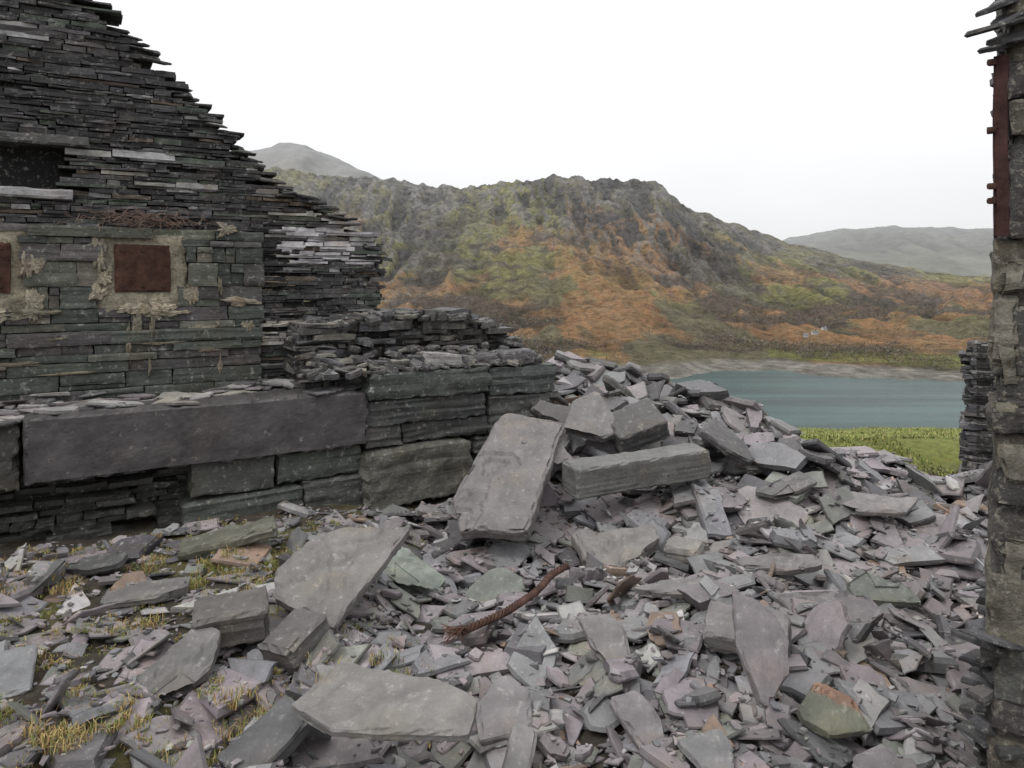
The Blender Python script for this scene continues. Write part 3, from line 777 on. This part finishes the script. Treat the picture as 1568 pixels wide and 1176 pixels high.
def far_hill(name,pts,Yd,col,hazec,seed,depth=900):
    f_=prof(pts);n1,n2=450,120
    u_=np.linspace(px(pts[0][0]),px(pts[-1][0]),n1);t_=np.linspace(0,1.3,n2);U_,T_=np.meshgrid(u_,t_)
    y_=Yd-depth*(1-T_);x_=U_*Yd*(.6+.4*T_);zr_=2+f_(U_)*Yd
    z_=-60+(zr_+60)*np.clip(T_,0,1)**.8-(zr_+60)*np.clip(T_-1,0,1)*2
    rr_=fbm(x_/120,y_/260,6,seed,ridge=True)
    z_+=90*(rr_-.55)*np.clip(T_,0,1)*np.where(T_<1,1-T_**4*.75,.25)
    z_+=14*(fbm(x_/60,y_/60,5,seed+9)-.5)
    b_=np.zeros(x_.shape+(3,))+C(*col); k=fbm(x_/110,y_/160,6,seed+4)
    b_=b_*(.55+.9*k*sst(.3,.75,rr_)+.25)[...,None]
    hk=np.clip(.30+.60*T_**2,0,.9)[...,None]; b_=b_*(1-hk)+C(*hazec)*hk  # haze is a pale surface colour here, strongest at the skyline
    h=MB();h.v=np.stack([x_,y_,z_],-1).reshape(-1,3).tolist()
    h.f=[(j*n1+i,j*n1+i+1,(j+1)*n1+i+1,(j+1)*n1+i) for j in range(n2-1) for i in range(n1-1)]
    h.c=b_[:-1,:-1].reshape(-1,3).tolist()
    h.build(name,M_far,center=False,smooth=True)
M_far=simple('distant_hill_mat',.95,.02,.85,1.15,.6,10,.02)
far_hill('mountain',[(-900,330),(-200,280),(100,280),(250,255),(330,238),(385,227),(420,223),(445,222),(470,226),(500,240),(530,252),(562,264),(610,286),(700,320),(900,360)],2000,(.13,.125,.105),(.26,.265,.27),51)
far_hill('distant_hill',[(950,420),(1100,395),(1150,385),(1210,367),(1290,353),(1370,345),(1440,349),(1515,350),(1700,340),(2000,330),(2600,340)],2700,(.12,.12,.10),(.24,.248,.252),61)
m=MB(); m.add([(-9000,1400,-75),(9000,1400,-75),(9000,9000,-75),(-9000,9000,-75)],[(0,1,2,3)],(.2,.2,.13)); m.build('valley_floor',M_far,center=False)
def cottage(ui,ti,Lx,yaw):
    i=int(np.argmin(abs(u-ui)));j=int(np.argmin(abs(t-ti)));x,y,z=P3[j,i];z-=.3
    D,H,Rf=3,1.9,1.3;ca,sa=math.cos(yaw),math.sin(yaw)
    def w(a_,b_,c_): return (x+a_*ca-b_*sa,y+a_*sa+b_*ca,z+c_)
    m=MB();l=Lx/2;d=D/2
    V=[w(-l,-d,0),w(l,-d,0),w(l,d,0),w(-l,d,0),w(-l,-d,H),w(l,-d,H),w(l,d,H),w(-l,d,H),w(-l,0,H+Rf),w(l,0,H+Rf)]
    F=[(0,1,5,4),(1,2,6,9,5),(2,3,7,6),(3,0,4,8,7)]
    m.add(V,F,(.5,.49,.47))
    o=.2;V=[w(-l-o,-d-o,H-.1),w(l+o,-d-o,H-.1),w(l+o,0,H+Rf+.1),w(-l-o,0,H+Rf+.1),w(l+o,d+o,H-.1),w(-l-o,d+o,H-.1)]
    m.add(V,[(0,1,2,3),(3,2,4,5)],(.13,.13,.14))
    for a_ in (-l*.6,0,l*.6):
        m.add([w(a_-.35,-d-.03,.7),w(a_+.35,-d-.03,.7),w(a_+.35,-d-.03,1.5),w(a_-.35,-d-.03,1.5)],[(0,1,2,3)],(.04,.04,.05))
    m.add([w(l-.9,-.3,H+Rf-.4),w(l-.3,-.3,H+Rf-.4),w(l-.3,.3,H+Rf-.4),w(l-.9,.3,H+Rf-.4),w(l-.9,-.3,H+Rf+.6),w(l-.3,-.3,H+Rf+.6),w(l-.3,.3,H+Rf+.6),w(l-.9,.3,H+Rf+.6)],[(0,1,5,4),(1,2,6,5),(2,3,7,6),(3,0,4,7),(4,5,6,7)],(.4,.38,.36))
    m.build('white_cottage',M_paint)
cottage(px(1248),.2,5.5,.1);cottage(px(1262),.215,4.5,.4);cottage(px(1235),.19,4,-.2)

# ------------------------------------------------------------------ world, sun, camera
w=bpy.data.worlds.new("World");scene.world=w;w.use_nodes=True
nt=w.node_tree;N=nt.nodes;L=nt.links;bg=N['Background']
sky=N.new('ShaderNodeTexSky');sky.sky_type='NISHITA';sky.sun_disc=False
EL,AZ=math.radians(55),math.radians(225)
sky.sun_elevation=EL;sky.sun_rotation=AZ
tc=N.new('ShaderNodeTexCoord')
mp=N.new('ShaderNodeMapping');mp.inputs['Scale'].default_value=(1,1,2.5);L.new(tc.outputs['Generated'],mp.inputs[0])
n=N.new('ShaderNodeTexNoise');n.inputs['Scale'].default_value=1.6;n.inputs['Detail'].default_value=5;L.new(mp.outputs[0],n.inputs['Vector'])
r=N.new('ShaderNodeMapRange');r.inputs[1].default_value=.3;r.inputs[2].default_value=.7;r.inputs[3].default_value=.95;r.inputs[4].default_value=1.07
L.new(n.outputs['Fac'],r.inputs[0])
sp=N.new('ShaderNodeSeparateXYZ');L.new(tc.outputs['Generated'],sp.inputs[0])
cr=N.new('ShaderNodeValToRGB');e=cr.color_ramp.elements
e[0].position=0.0;e[0].color=(.415,.42,.43,1);e[1].position=1.0;e[1].color=(1,.99,.98,1)
for p_,v_ in ((.05,.45),(.16,.515),(.36,.55),(.6,.82)):
    q=e.new(p_);q.color=(v_,v_,v_*1.01,1)
L.new(sp.outputs['Z'],cr.inputs[0])
mu=N.new('ShaderNodeMath');mu.operation='MULTIPLY';mu.inputs[1].default_value=19.3;L.new(r.outputs[0],mu.inputs[0])
sc=N.new('ShaderNodeVectorMath');sc.operation='SCALE';L.new(cr.outputs['Color'],sc.inputs[0]);L.new(mu.outputs[0],sc.inputs['Scale'])
mx=N.new('ShaderNodeMix');mx.data_type='RGBA';mx.inputs[0].default_value=.95
L.new(sky.outputs[0],mx.inputs[6]);L.new(sc.outputs[0],mx.inputs[7])
L.new(mx.outputs[2],bg.inputs['Color']);bg.inputs['Strength'].default_value=.1
sd=bpy.data.lights.new('sun','SUN');sd.energy=1.3;sd.angle=math.radians(12);sd.color=(1,.97,.92)
so=bpy.data.objects.new('sun',sd);COL.objects.link(so)
dirv=Vector((math.sin(AZ)*math.cos(EL),math.cos(AZ)*math.cos(EL),math.sin(EL)))
so.rotation_euler=dirv.to_track_quat('Z','Y').to_euler()
cd=bpy.data.cameras.new('camera');co=bpy.data.objects.new('camera',cd);COL.objects.link(co)
co.location=(0,0,2.0);co.rotation_euler=(math.radians(90),0,0)
cd.sensor_width=36;cd.lens=36*1120/1568;cd.shift_y=-158/1568;cd.clip_start=.05;cd.clip_end=12000
scene.camera=co
scene.view_settings.view_transform='Standard';scene.view_settings.look='None';scene.view_settings.exposure=0
